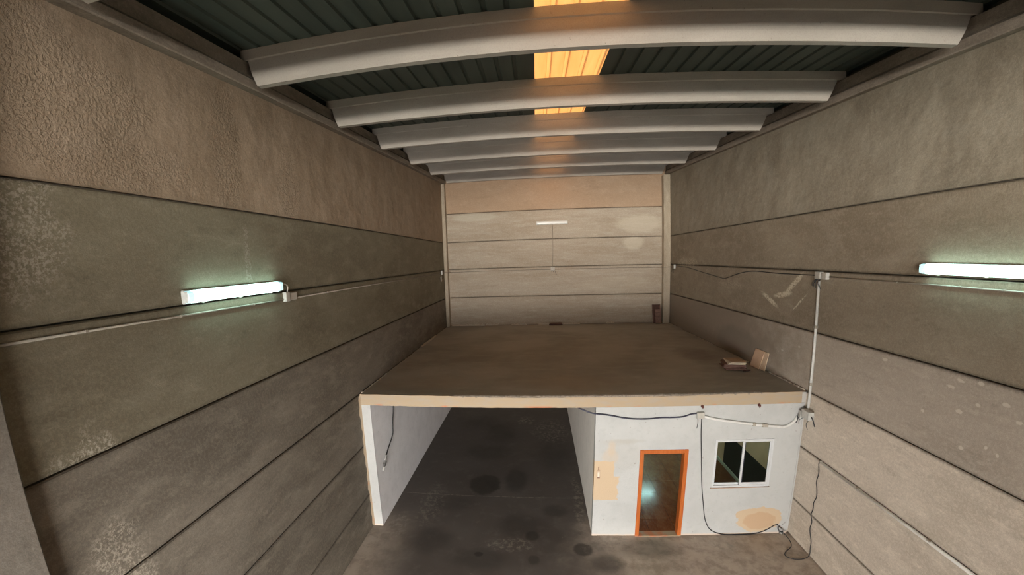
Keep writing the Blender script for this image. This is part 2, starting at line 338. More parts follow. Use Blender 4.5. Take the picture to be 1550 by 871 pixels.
col = k.mix(k.ramp(g, .35, .65), (.15, .040, .012), (.21, .07, .024)); col = k.mix(k.ramp(s2, .45, .75, 0, .35), col, (.23, .14, .08))
M['tile'] = k.done(col, None, k.ramp(g, .3, .7, .13, .20))
M['grout'] = plain('dark_grout', (.05, .03, .022), .9)
M['inner'] = plain('pale_interior_paint', (.85, .66, .47), .8, 0, .12, 2)
M['wainscot'] = plain('dark_wainscot', (.022, .026, .024), .6, 0, .3, 3)
M['base'] = plain('pale_baseboard', (.62, .66, .58), .5)
M['housing'] = plain('lamp_housing', (.62, .64, .62), .45)
k = N('clear_diffuser_glass', .25, .4); M['unlit'] = k.done((.72, .71, .68))
def emit(name, col, st):
    m = bpy.data.materials.new(name); m.use_nodes = True; b = m.node_tree.nodes['Principled BSDF']
    b.inputs['Base Color'].default_value = (.8, .85, .85, 1); b.inputs['Emission Color'].default_value = (*col, 1); b.inputs['Emission Strength'].default_value = st; b.inputs['Roughness'].default_value = .3
    return m
M['lit'] = emit('lit_diffuser', (.62, 1.0, .90), 10)
M['litend'] = emit('dim_diffuser_end', (.35, .72, .78), .65)
M['inlamp_added'] = emit('added_interior_light', (.80, 1.0, .78), 6); M['inlamp_added2'] = emit('interior_far_tube_light', (.55, 1.0, .95), 16)
k = N('window_glass', .03, .5); k.b.inputs['Transmission Weight'].default_value = 1.0; k.b.inputs['IOR'].default_value = 1.1; M['glass'] = k.done((.86, .9, .88))

# ---------------------------------------------------------------- setting: floor, walls
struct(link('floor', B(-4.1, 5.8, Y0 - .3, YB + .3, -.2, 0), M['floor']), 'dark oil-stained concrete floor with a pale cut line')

struct(link('floor_yard', B(-16, 16, -32, Y0 - .31, -.2, -.01), M['pilaster']), 'plain unseen concrete yard added outside the front door')  # unseen ground, added to keep sky light from below off the beams

def panel(side, z0, z1, mat, parent, top=None):
    """one precast panel: long box with chamfered long edges on its room face"""
    ch = .014; gp = .009; a = z0 + gp; b = z1 - gp
    if side in 'LR':
        s = 1 if side == 'L' else -1; X = XL if side == 'L' else XR
        def ring(y):
            t = (zb(y) + .02) if top else b
            return [(X - s * .10, y, a), (X - s * ch, y, a), (X, y, a + ch), (X, y, t - ch), (X - s * ch, y, t), (X - s * .10, y, t)]
        bm = loft([ring(Y0), ring(YB + .05)])
    else:
        ring = lambda x: [(x, YB + .10, a), (x, YB + ch, a), (x, YB, a + ch), (x, YB, b - ch), (x, YB + ch, b), (x, YB + .10, b)]
        bm = loft([ring(XL + .02), ring(XR - .02)])
    return link('concrete_panel', bm, mat, parent)
def side_wall(name, side, mats, label):
    X = XL if side == 'L' else XR; s = 1 if side == 'L' else -1
    bm = loft([[(X - s * .06, y, 0), (X - s * .2, y, 0), (X - s * .2, y, zb(y) + .55), (X - s * .13, y, zb(y) + .55), (X - s * .13, y, zb(y)), (X - s * .06, y, zb(y))] for y in (Y0, YB + .3)])
    wl = struct(link(name, bm, M['joint']), label)
    for i in range(7):
        top = i == 6
        panel(side, ZJ[i], ZJ[i + 1] if not top else 9, mats[i], wl, top)
    return wl
side_wall('wall_left', 'L', [M['wl_low']] * 4 + [M['wl']] * 2 + [M['wl_top']], 'long left wall of grey-brown precast concrete panels with a rough ochre top panel')
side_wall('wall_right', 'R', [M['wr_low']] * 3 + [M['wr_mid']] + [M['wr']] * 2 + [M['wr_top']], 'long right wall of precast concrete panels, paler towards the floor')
wb = struct(link('wall_back', B(XL - .2, XR + .2, YB + .06, YB + .25, 0, 9.95), M['joint']), 'warm tan end wall of horizontal concrete panels above the mezzanine')
for i, (a, b) in enumerate([(0, .845), (.845, 2.055), (2.055, 3.252), (3.252, 4.48), (4.48, 5.686), (5.686, 6.837), (6.837, 8.05), (8.05, 9.9)]):
    panel('B', a, b, M['wb_top'] if i == 7 else M['wb'], wb)
# front wall behind the camera, with its big door opening and high window
bm = B(XL - .2, -3.6, Y0 - .2, Y0, 0, 9.0); box(bm, .6, XR + .2, Y0 - .2, Y0, 0, 6.4); box(bm, 4.3, XR + .2, Y0 - .2, Y0, 6.4, 7.6); box(bm, -3.6, .6, Y0 - .2, Y0, 3.8, 6.4); box(bm, -3.6, -2.7, Y0 - .2, Y0, 6.4, 7.6); box(bm, -3.6, XR + .2, Y0 - .2, Y0, 7.6, 9.0)
struct(link('wall_front', bm, M['wr']), 'front wall behind the viewpoint with a tall door opening')

# ---------------------------------------------------------------- roof
RP = 0.2725; RX0 = -3.502
def roof_z(y): return zb(y) + .492
def sheet(i0, i1, x0=None, x1=None, up=0):
    """trapezoidal sheet from rib i0 to rib i1, ribs along y"""
    prof = []
    xs = x0 if x0 is not None else RX0 + (i0 - .5) * RP; xe = x1 if x1 is not None else RX0 + (i1 + .5) * RP
    prof.append((xs, 0))
    for i in range(i0, i1 + 1):
        c = RX0 + i * RP
        # each pan has a faint stiffening fold beside the rib
        prof += [(c - .038, 0), (c - .024, .032), (c + .024, .032), (c + .038, 0)]
    prof.append((xe, 0))
    th = .006
    rings = [[(x, y, roof_z(y) + z + up) for x, z in prof] + [(x, y, roof_z(y) + z + th + up) for x, z in reversed(prof)] for y in (Y0 - .1, YB + .2)]
    return loft(rings)
ceil = struct(link('ceiling', B(XL - .25, XR + .25, YB + .2, YB + .3, 9.4, 9.95), M['roof']), 'dark green ribbed metal roof rising gently towards the end wall')
k0 = -2
while k0 <= 34:
    i1 = k0 + 3
    a = RX0 + (k0 - .5) * RP; b = RX0 + (i1 + .5) * RP
    if k0 == 10: link('roof_sheet', sheet(k0, i1 - 1, None, .085), M['roof'], ceil)      # last dark sheet before the skylight (k 10..13)
    elif k0 == 14:
        sk = struct(link('skylight', sheet(14, 17, .078, 1.195, .004), M['sky']), 'long translucent orange-yellow roof light strip')
        link('roof_sheet', sheet(18, 21, 1.19, None), M['roof'], ceil); k0 += 4
    else: link('roof_sheet', sheet(k0, i1), M['roof'], ceil)
    k0 += 4

YBM = [-4.0, -2.13, .25, 2.62, 4.991, 7.373, 9.643, 12.055, 14.473, 17.13]
names = ['', '', '', 'concrete roof beam nearest the viewpoint, only its left end tip showing at the top edge', 'largest curved-looking pale concrete roof beam, across the top of the view',
         'second full concrete roof beam from the viewpoint, skylight showing on both sides of it', 'third full concrete roof beam, just behind the last visible patch of skylight', 'fourth full concrete roof beam, in the dim part of the roof', 'fifth full concrete roof beam, second from the end wall', 'last concrete roof beam, tight against the top of the end wall']
for i, y in enumerate(YBM):
    z = zb(y); h = .49
    # section (dy, dz); room side is -y; rounded swelling towards the narrow bottom edge
    front = [(-.062, h), (-.062, .35), (-.050, .335), (-.052, .235), (-.051, .19), (-.046, .15), (-.037, .11), (-.025, .07), (-.011, .03), (.0, .0)]
    sec = front + [(.095 - a, b) for a, b in reversed(front)]
    def endx(dz, s):
        t = min(dz / .345, 1)
        if s < 0: return -3.607 - .10 * t if dz < .344 else -3.81
        return 5.198 + .145 * t if dz < .344 else 5.50
    n = 12; rings = []
    for q in range(n + 1):
        f = q / n; rings.append([(endx(b, -1) * (1 - f) + endx(b, 1) * f, y + a, z + b) for a, b in sec])
    lab = names[i] or 'concrete roof beam behind the viewpoint, %s' % ['over the front wall', 'second from the front wall', 'third from the front wall'][min(i, 2)]
    o = tag(link('roof_beam', loft(rings), M['beam']), lab, 'beam', 'precast concrete roof beams')
for s, X, lab in ((1, XL, 'sloping concrete edge girder on top of the left wall carrying the roof beams'), (-1, XR, 'sloping concrete edge girder on top of the right wall carrying the roof beams')):
    def sec(y):
        z = zb(y); p = [(-.12, -.0), (-.0, -.012), (.155, -.03), (.165, -.015), (.165, .10), (.115, .15), (.112, .335), (-.12, .335)]
        return [(X + s * a, y, z + b) for a, b in p]
    struct(tag(link('edge_girder', loft([sec(y) for y in (Y0, YB - .02)]), M['girder']), lab, 'girder', 'edge girders'))
# columns
def column(x0, x1, y0, y1, z1, lab, mat):
    o = thing('column', ((x0 + x1) / 2, (y0 + y1) / 2, 0), lab, 'column'); mx_, my = (x0 + x1) / 2, (y0 + y1) / 2
    link('shaft', B(x0 - mx_, x1 - mx_, y0 - my, y1 - my, 0, z1, bev=.015), mat, o); return struct(o)
column(XL, -3.70, 17.0, YB, zb(17) - .04, 'narrow pale concrete column in the far left corner, beside the end wall', M['column'])
column(5.215, 5.49, 17.0, YB, zb(17) - .04, 'pale concrete column in the far right corner, beside the end wall', M['column'])
column(XL, -3.72, 1.35, 1.85, zb(1.6) - .04, 'grey concrete column on the left wall at the bottom left corner of the view', M['pilaster'])

# ---------------------------------------------------------------- mezzanine
mz = thing('mezzanine', (0, YF, 0), 'concrete mezzanine floor with cream front edge over the office and passage', 'mezzanine'); struct(mz)
def L(bm, name, mat, par, dy=YF, smooth=False):
    for v in bm.verts: v.co.y -= dy
    return link(name, bm, mat, par, smooth)
# slab with a slightly uneven top
bm = bmesh.new(); nx, ny = 40, 36; g = []
for j in range(ny + 1):
    row = []
    for i in range(nx + 1):
        x = XL + .002 + (XR - XL - .004) * i / nx; y = YF + .03 + (YB - YF - .032) * j / ny
        zz = ZS + .006 * math.sin(x * 1.7 + y) + .005 * math.sin(y * 2.3 - x) if 0 < j < ny else ZS
        row.append(bm.verts.new((x, y, zz)))
    g.append(row)
for j in range(ny):
    for i in range(nx): bm.faces.new((g[j][i], g[j][i + 1], g[j + 1][i + 1], g[j + 1][i]))
L(bm, 'screed', M['mezz'], mz)
L(B(XL + .002, XR - .002, YF + .03, YB - .002, ZU, ZS - .02), 'slab', M['soffit'], mz)
# cream fascia: its top edge drops slightly along the middle
rings = []
for i in range(81):
    x = -3.835 + (5.40 + 3.835) * i / 80
    d = .03 * max(0, min(1, (x + 1.9) / 1.2)) * max(0, min(1, (4.6 - x) / 1.6)) + random.uniform(-.004, .004)
    e = random.uniform(-.004, .004)
    rings.append([(x, YF, ZU + e), (x, YF + .04, ZU), (x, YF + .04, ZS - d), (x, YF + .004, ZS - d)])
L(loft(rings), 'fascia', M['fascia'], mz)
L(B(5.40, XR - .004, YF + .06, YF + .1, ZU, ZS, bev=.004), 'fascia_end', M['sill'], mz)['label'] = 'brown bare end of the front edge'
rings = []
for i in range(160):
    x = -1.75 + 6.3 * i / 159; hgt = .012 + .018 * abs(math.sin(i * 1.3) * math.sin(i * .37)); dy = .01 * math.sin(i * .9)
    rings.append([(x, YF + .012 + dy, ZS - .03), (x, YF + .012 + dy, ZS - .012 + hgt * .5), (x, YF + .045 + dy, ZS + .0 + hgt * .6), (x, YF + .1, ZS - .03)])
L(loft(rings), 'mortar_ridge', M['mortar_d'], mz)
def rubble(name, pts, size, mat, lab, n):
    bm = bmesh.new()
    for _ in range(n):
        a, b = random.choice(pts); t = random.random(); p = Vector(a).lerp(Vector(b), t)
        s = random.uniform(.4, 1) * size
        r = bmesh.ops.create_icosphere(bm, subdivisions=1, radius=1)
        sx_, sy_, sz_ = s * random.uniform(.7, 2.2), s * random.uniform(.7, 2.2), s * random.uniform(.5, 1.1)
        if abs(a[0] - b[0]) > abs(a[1] - b[1]): sy_ = s
        else: sx_ = s
        for v in r['verts']: v.co = Vector((v.co.x * sx_, v.co.y * sy_, v.co.z * sz_)) + p + Vector((0, 0, sz_ * .6))
    o = link(name, bm, mat); tag(o, lab, 'rubble'); o['kind'] = 'stuff'; return o
z = ZS + .004
rubble('mortar_rubble', [((XR - .03, 8.05, z), (XR - .03, 9.4, z)), ((XR - .03, 9.3, z), (XR - .03, 16.8, z))], .022, M['mortar'], 'crumbs of pale mortar along the mezzanine foot of the right wall', 150)
rubble('mortar_rubble', [((XL + .03, 8.05, z), (XL + .03, 9.6, z)), ((XL + .03, 8.05, z), (XL + .03, 12.5, z))], .018, M['mortar'], 'crumbs of pale mortar along the mezzanine foot of the left wall', 70)
def strip(pts, h, w_, axis, lab):
    bm = bmesh.new()
    rings = []
    n = 24
    for i in range(n + 1):
        t = i / n; p = Vector(pts[0]).lerp(Vector(pts[1]), t); hh = h * random.uniform(.55, 1.0); ww = w_ * random.uniform(.7, 1)
        if axis == 'x': rings.append([(p.x, p.y, z - .01), (p.x, p.y, z + hh), (p.x, p.y - ww * .5, z + hh * .8), (p.x, p.y - ww, z - .01)])
        else: rings.append([(p.x, p.y, z - .01), (p.x, p.y, z + hh), (p.x + ww * .5, p.y, z + hh * .8), (p.x + ww, p.y, z - .01)])
    return tag(link('mortar_strip', loft(rings), M['mortar']), lab, 'mortar', 'mortar strips at the foot of the mezzanine walls')
strip(((-3.65, YB - .002, z), (-3.2, YB - .002, z)), .05, .05, 'x', 'thin pale mortar strip at the left end of the end wall foot')
strip(((-3.2, YB - .002, z), (-2.25, YB - .002, z)), .085, .06, 'x', 'thick pale mortar strip, largest along the end wall foot, left side')
strip(((-2.2, YB - .002, z), (-1.65, YB - .002, z)), .10, .06, 'x', 'short pale mortar strip right beside the largest one at the end wall foot')
strip(((-1.1, YB - .002, z), (-.45, YB - .002, z)), .06, .05, 'x', 'faint mortar strip in the middle left of the end wall foot')
strip(((.05, YB - .002, z), (.5, YB - .002, z)), .085, .05, 'x', 'pale mortar strip just left of the dark board stack at the end wall')
strip(((1.05, YB - .002, z), (1.8, YB - .002, z)), .05, .05, 'x', 'thin mortar strip right of the dark board stack at the end wall')
strip(((2.9, YB - .002, z), (3.25, YB - .002, z)), .07, .05, 'x', 'short mortar strip on the right half of the end wall foot')
strip(((XL + .002, 12.9, z), (XL + .002, 14.9, z)), .035, .09, 'y', 'pale mortar strip lying along the left wall near the far corner')

# ---------------------------------------------------------------- office walls and passage under the mezzanine
X1 = 1.167
DX0, DX1, DZ = 2.19, 3.03, 1.985      # clear door opening
WX0, WX1, WZ0, WZ1 = 3.665, 4.905, 1.175, 2.262
bm = bmesh.new()
for (a, b, c, d) in [(X1, DX0 - .03, 0, ZU), (DX0 - .03, DX1 + .03, DZ + .03, ZU), (DX1 + .03, WX0, 0, ZU), (WX0, WX1, 0, WZ0), (WX0, WX1, WZ1, ZU), (WX1, 5.45, 0, ZU)]:
    box(bm, a, b, YF, YF + .15, c, d)
bmesh.ops.remove_doubles(bm, verts=bm.verts, dist=.0001)
struct(link('wall_office', bm, M['white']), 'rough white front wall of the office with cream filler patches')
struct(link('trim_1', B(5.45, XR - .001, YF + .03, YF + .15, 0, ZU - .003), M['white']), 'recessed white strip between office wall and right wall')
struct(link('wall_passage_right', B(X1, X1 + .12, YF + .15, YB, 0, ZU), M['white3']), 'grey rendered side of the office facing the passage')
pr = link('wall_passage_left', B(XL + .001, -3.612, YF + .002, YB, 0, ZU), M['white2']); struct(pr, 'white rendered left wall of the passage')
struct(link('trim_2', B(XL + .001, -3.609, YF - .001, YF + .01, 0.0, ZU), M['white']), 'bright white end face of the left passage wall')
# filler of plaster smeared where pier meets the left panels
rings = []
for i in range(40):
    zz = .02 + 3.2 * i / 39; wdt = .035 + .02 * math.sin(i * 1.7) + .015 * math.sin(i * .6)
    rings.append([(XL + .001, YF - .001, zz), (XL + .001, YF - wdt - .02, zz), (XL + .008, YF - wdt, zz), (XL + .03, YF - .001, zz)])
struct(link('trim_3', loft(rings), M['fascia']), 'smeared cream filler beside the left pier')

# office interior
struct(link('wall_office_back', B(X1 + .12, XR - .05, 15.2, 15.3, 0, ZU), M['inner']), 'inner end wall of the office')
iw = struct(link('wall_office_right', B(5.40, 5.48, YF + .15, 15.2, 0, ZU), M['inner']), 'pale inner side wall of the office with a dark wainscot')
link('wainscot', B(5.385, 5.40, YF + .15, 11.14, .10, 1.017), M['wainscot'], iw)
struct(link('wall_office_left', B(X1 + .12, X1 + .14, YF + .15, 15.2, 0, ZU), M['inner']), 'inner left wall of the office')
struct(link('baseboard_office', B(5.36, 5.40, YF + .15, 15.2, 0, .10, bev=.006), M['base']), 'pale green-white baseboard inside the office')
fo = struct(link('floor_office', B(X1 + .12, 5.40, YF, 15.2, -.02, .004), M['grout']), 'brown tiled office floor')
ty = YF + .01; r = 0; tme = None
while ty < 13.2:
    tx = X1 + .15 + (0 if r % 2 else -.0); 
    while tx < 5.35:
        a, b = tx, min(tx + .575, 5.355)
        if b - a > .1:
            o = link('floor_tile', B(a, b, ty, ty + .575, .002, .012 + random.uniform(0, .0012), bev=.002), M['tile'], fo)
        tx += .58
    ty += .58; r += 1
# interior tube light
il = thing('interior_lamp', (3.80, 14.45, ZU), 'lit tube lamp on the office ceiling, seen only as a reflection in the doorway floor', 'lamp')
link('lamp_base', B(-.65, .65, -.14, .14, -.05, 0, bev=.01), M['housing'], il); link('tube_cover', B(-.62, .62, -.12, .12, -.09, -.05, bev=.015), M['inlamp_added2'], il)
il = thing('interior_lamp', (3.9, 9.6, ZU), 'added tube lamp on the office ceiling just behind the front wall, hidden, brightening the room', 'lamp')  # unseen lamp, added to brighten the office walls and floor
link('lamp_base', B(-.65, .65, -.14, .14, -.05, 0, bev=.01), M['housing'], il); link('tube_cover', B(-.62, .62, -.12, .12, -.09, -.05, bev=.015), M['inlamp_added'], il)

# door frame (no leaf hung in it)
dr = struct(link('door_1', B(DX0 - .085, DX0, YF - .02, YF + .16, 0, DZ + .09, bev=.008), M['wood']), 'open doorway with varnished orange-brown wooden frame')
link('door_jamb', B(DX1, DX1 + .085, YF - .02, YF + .16, 0, DZ + .09, bev=.008), M['wood'], dr)
link('door_head', B(DX0, DX1, YF - .019, YF + .16, DZ, DZ + .0895, bev=.006), M['wood'], dr)
link('threshold', B(DX0 - .09, DX1 + .09, YF - .03, YF + .15, 0, .014, bev=.004), M['fascia'], dr)
# window: two sliding sashes
wf = B(WX0, WX1, YF - .012, YF + .06, WZ0, WZ0 + .045); box(wf, WX0, WX1, YF - .012, YF + .06, WZ1 - .035, WZ1); box(wf, WX0, WX0 + .035, YF - .012, YF + .06, WZ0 + .045, WZ1 - .035); box(wf, WX1 - .05, WX1, YF - .012, YF + .06, WZ0 + .045, WZ1 - .035)
win = struct(link('window_1', wf, M['alu']), 'white aluminium sliding window with two sashes')
xm = (WX0 + WX1) / 2
for (a, b, yo, st) in ((WX0 + .03, xm + .03, .03, .035), (xm - .035, WX1 - .045, .0, .045)):
    s_ = B(a, b, YF + yo - .004, YF + yo + .022, WZ0 + .035, WZ0 + .035 + st + .02, bev=.003); box(s_, a, b, YF + yo - .004, YF + yo + .022, WZ1 - .035 - .03, WZ1 - .03, bev=.003)
    box(s_, a, a + st, YF + yo - .006, YF + yo + .024, WZ0 + .036, WZ1 - .03, bev=.003); box(s_, b - .035, b, YF + yo - .006, YF + yo + .024, WZ0 + .036, WZ1 - .03, bev=.003)
    sash = link('sash', s_, M['alu'], win)
    link('pane', B(a + .02, b - .02, YF + yo + .006, YF + yo + .012, WZ0 + .06, WZ1 - .05), M['glass'], sash)
link('sash_seal', B(xm + .018, xm + .026, YF + .0, YF + .02, WZ0 + .02, WZ1 + .012), M['cable_b'], win)
link('window_sill', B(WX0 - .03, WX1 + .02, YF - .025, YF + .0, WZ0 - .02, WZ0 - .004, bev=.003), M['sill'], win)

# ---------------------------------------------------------------- lamps
def lamp(loc, ln, rz, lit, lab):
    """fluorescent batten, local x along its length, local -y towards the room, origin at wall side centre"""
    o = thing('fluorescent_lamp', loc, lab, 'lamp', None, rz); h = .155; d = .10
    link('housing', B(-ln / 2, ln / 2, -.045, 0, -h / 2, h / 2, bev=.012), M['housing'], o)
    m1, m2 = (M['lit'], M['litend']) if lit else (M['unlit'], M['unlit'])
    e = .10 if lit else .02
    prof = [(-.045, -.068), (-.075, -.066), (-.098, -.045), (-.105, 0), (-.098, .045), (-.075, .066), (-.045, .068)]
    def seg(x0, x1, sh=1): return loft([[(x, a if a > -.05 else a * sh, b * sh) for a, b in prof] for x in (x0, x1)])
    link('diffuser', seg(-ln / 2 + e, ln / 2 - e), m1, o)
    for s in (-1, 1):
        c = link('diffuser_end', seg(s * (ln / 2 - e), s * (ln / 2 - .02), .98), m2, o)
        link('end_cap', B(min(s * (ln / 2 - .02), s * ln / 2), max(s * (ln / 2 - .02), s * ln / 2), -.095, -.045, -.062, .062, bev=.01), M['housing'] if lit else M['unlit'], o)
    for q in (-.35, 0, .35): link('clip', B(q * ln - .012, q * ln + .012, -.085, -.03, -.082, -.070), M['pvc'], o)
    return o
lamp((XL, 4.60, 5.775), 1.83, math.pi / 2, True, 'lit fluorescent lamp on the left wall, above the white conduit')
lamp((XR, 4.75, 5.795), 1.83, -math.pi / 2, True, 'lit fluorescent lamp on the right wall, cut by the right edge of the view')
lamp((.707, YB, 7.495), 1.28, 0, False, 'unlit white fluorescent lamp on the end wall')

# ---------------------------------------------------------------- junction boxes, conduits, cables
def jbox(loc, rz, size, lab, wires=0, lid=True, cat='junction box'):
    o = thing('junction_box', loc, lab, cat, None, rz); a, d, h = size
    bb = link('box_body', B(-a / 2, a / 2, -d, 0, -h / 2, h / 2, bev=.006), M['pvc_b'], o)
    if lid: link('lid', B(-a / 2 + .008, a / 2 - .008, -d - .006, -d, -h / 2 + .008, h / 2 - .008, bev=.003), M['pvc'], bb)
    for i in range(wires):
        x = (i / max(1, wires - 1) - .5) * a * .7; e = random.uniform(-.12, .12)
        link('wire', T([(x, -d * .6, -h / 2), (x + e * .5, -d - .03, -h / 2 - .06), (x + e, -d - .02, -h / 2 - .13 - random.uniform(0, .06))], .006, 5, 4), M['cable'], o)
    return o
def conduit(pts, r, mat, lab, clips=(), sm=0, cat='conduit', name='conduit', seg=7):
    o = thing(name, pts[0], lab, cat); P0 = Vector(pts[0])
    link('pipe' if cat == 'conduit' else 'cable_run', T([Vector(p) - P0 for p in pts], r, seg, sm), mat, o, True)
    for c in clips:
        c = Vector(c) - P0; link('clip', B(c.x - r * 1.2, c.x + r * 1.2, c.y - r * 1.2, c.y + r * 1.2, c.z - r * 1.2, c.z + r * 1.2, bev=r * .3), M['pvc_d'], o)
    return o
xl = XL + .012; xr = XR - .012; yb = YB - .012; yf = YF - .012
conduit([(xl, 1.9, 5.592), (xl, 5.60, 5.560)], .012, M['pvc_d'], 'white conduit along the left wall under the lit lamp', [(xl, 2.6, 5.587), (xl, 3.65, 5.577), (xl, 4.9, 5.566)])
conduit([(xl, 5.92, 5.560), (xl, 16.40, 5.572)], .013, M['pvc_g'], 'thin dusty conduit along the left wall from the lamp box to the far corner', [(xl, y, 5.563) for y in (7, 9, 11, 13, 15)])
jbox((XL, 5.66, 5.60), math.pi / 2, (.11, .06, .15), 'small white connector box at the right end of the lit left lamp')
jbox((XL, 5.83, 5.595), math.pi / 2, (.20, .045, .12), 'larger pale junction box beside the small connector, left wall')
conduit([(XL + .06, 5.515, 5.80), (XL + .07, 5.60, 5.80), (XL + .07, 5.66, 5.75), (XL + .05, 5.66, 5.675)], .009, M['pvc'], 'short white cable looping from the left lamp into its connector box', sm=5, cat='cable', name='cable')
jbox((XL, 16.45, 5.60), math.pi / 2, (.16, .06, .16), 'small junction box with hanging lid in the far left corner', 1)
tag(link('box_lid', rotbox(bmesh.new(), (XL + .05, 16.2, 5.36), (.012, .17, .22), Matrix.Rotation(.35, 4, 'X'), .003), M['pvc']), 'loose box lid hanging under the far left corner junction box', 'box lid')
conduit([(xl + .03, 16.45, 5.60), (xl + .1, 16.95, 5.585), (-3.64, 16.96, 5.58), (-3.62, yb, 5.575)], .010, M['pvc_g'], 'cable bent around the far left corner column', cat='cable', name='cable')
conduit([(-3.62, yb, 5.572), (.60, yb, 5.572)], .010, M['pvc_g'], 'thin conduit on the end wall, left of its centre box', [(x, yb, 5.572) for x in (-2.6, -1.4, -.3)])
conduit([(.78, yb, 5.572), (5.16, yb, 5.565)], .010, M['pvc_g'], 'thin conduit on the end wall, right of its centre box', [(x, yb, 5.57) for x in (1.8, 3.0, 4.2)])
jbox((.69, YB, 5.60), 0, (.16, .06, .14), 'white junction box at the middle of the end wall with loose wires', 3)
conduit([(.69, yb, 5.67), (.72, yb, 6.5), (.722, yb, 7.415)], .008, M['pvc_g'], 'thin vertical cable rising from the centre box to the end wall lamp', cat='cable', name='cable')
conduit([(5.16, yb, 5.565), (5.16, 16.97, 5.56), (5.44, 16.97, 5.58), (xr, 16.6, 5.60)], .010, M['pvc_g'], 'cable bent around the far right corner column', cat='cable', name='cable')
jbox((XR, 16.5, 5.60), -math.pi / 2, (.12, .06, .16), 'tiny junction box in the far right corner', 2)
conduit([(xr, 16.4, 5.63), (xr, 15.2, 5.60), (xr, 13.6, 5.46), (xr, 12.4, 5.36), (xr, 12.0, 5.35), (xr, 11.3, 5.50), (xr, 10.5, 5.60), (xr, 9.3, 5.59), (xr, 7.95, 5.60)], .009, M['cable'], 'black cable sagging along the right wall from the far corner', sm=5, cat='cable', name='cable')
jbox((XR, 7.89, 5.605), -math.pi / 2, (.17, .07, .14), 'left half of the white double junction box high on the right wall', 6)
jbox((XR, 7.70, 5.600), -math.pi / 2, (.13, .07, .13), 'right half of the white double junction box high on the right wall')
conduit([(xr, 7.63, 5.588), (xr, 1.9, 5.560)], .011, M['pvc'], 'white conduit along the right wall under the lit lamp', [(xr, y, 5.578) for y in (6.1, 5.1, 4.55, 3.6)])
conduit([(XR - .03, 7.895, 5.50), (XR - .03, 7.87, 2.95)], .026, M['pvc_w'], 'thick white vertical conduit from the high box down past the mezzanine edge', [(XR - .03, 7.885, 4.6), (XR - .03, 7.875, 3.45)], seg=10)
b = jbox((XR - .06, 7.74, 2.86), -math.pi / 2, (.24, .12, .17), 'open junction box on the right wall just below the mezzanine edge', 2, False)
link('wire', T([(0.12, -.06, 0), (.17, -.05, -.06), (.2, -.02, -.18)], .012, 5, 4), M['cable'], b)
link('lid', rotbox(bmesh.new(), (-.13, -.135, -.03), (.13, .012, .16), Matrix.Rotation(-.3, 4, 'Z'), .003), M['pvc_b'], b)
conduit([(xr - .02, 7.30, 2.058), (xr - .02, 1.9, 2.052)], .027, M['pvc_x'], 'thick white conduit low on the right wall running towards the viewpoint', [(xr - .01, y, 2.055) for y in (6.3, 4.9, 3.6)], seg=10)
conduit([(xr - .01, 7.33, 2.06), (xr, 7.37, 1.98), (xr, 7.33, 1.80), (xr, 7.36, 1.62), (xr, 7.31, 1.45), (xr, 7.29, 1.30), (xr, 7.34, 1.15), (xr, 7.33, 1.0), (xr, 7.36, .87), (xr, 7.30, .74), (xr, 7.32, .60), (xr, 7.29, .48), (xr, 7.22, .34), (xr, 7.21, .2), (xr - .02, 7.17, .06), (5.35, 7.13, .014), (5.15, 7.13, .014), (5.03, 7.22, .014), (5.08, 7.34, .014), (5.30, 7.50, .03), (5.36, 7.70, .05), (5.31, 7.88, .10)], .009, M['cable'], 'wavy black cable dropping down the right wall to the floor', sm=4, cat='cable', name='cable')
# cables on the office front
conduit([(.70, YF + .25, 3.0), (.85, YF + .04, 2.985), (1.10, YF - .018, 2.90), (1.40, YF - .018, 2.862), (1.70, YF - .018, 2.80), (1.95, YF - .018, 2.768), (2.25, YF - .018, 2.765), (2.49, YF - .018, 2.787), (2.75, YF - .018, 2.785), (2.95, YF - .018, 2.80), (3.10, YF - .018, 2.85), (3.21, YF - .018, 2.862)], .016, M['cable_b'], 'dark blue-black cable sagging across the office wall to the upper box', sm=5, cat='cable', name='cable')
jbox((3.285, YF, 2.825), 0, (.15, .07, .14), 'white junction box above and left of the office window', 1)
conduit([(3.36, YF - .030, 2.80), (3.60, YF - .030, 2.735), (4.0, YF - .030, 2.665), (4.42, YF - .030, 2.60), (4.85, YF - .030, 2.545), (5.10, YF - .030, 2.535), (5.28, YF - .030, 2.65), (5.35, YF - .02, 2.78)], .028, M['pvc_w'], 'white corrugated cable sagging above the office window', [(4.42, YF - .030, 2.60), (4.62, YF - .030, 2.575), (4.68, YF - .030, 2.57)], sm=3, cat='cable', name='cable')
conduit([(5.30, YF - .03, 2.62), (5.33, YF - .04, 2.74), (5.37, YF - .05, 2.85), (5.40, YF - .06, 2.90)], .022, M['cable'], 'short black sleeve joining the office cable to the open box', sm=3, cat='cable', name='cable')
conduit([(3.325, yf, 2.76), (3.34, yf, 2.4), (3.40, yf, 1.77), (3.46, yf, 1.2), (3.54, yf, .72), (3.60, yf, .42), (3.70, yf, .20), (3.83, yf, .085), (4.0, yf - .01, .03), (4.2, yf - .02, .014), (4.55, yf - .02, .014), (4.82, yf, .03), (5.0, yf, .10), (5.15, yf, .20), (5.24, yf, .23)], .010, M['cable'], 'thin black cable hanging down the office wall and along its foot', sm=4, cat='cable', name='cable')
jc = thing('wire_tangle', (5.27, YF - .03, .15), 'tangle of wires and connectors at the office wall foot by the right wall', 'wires')
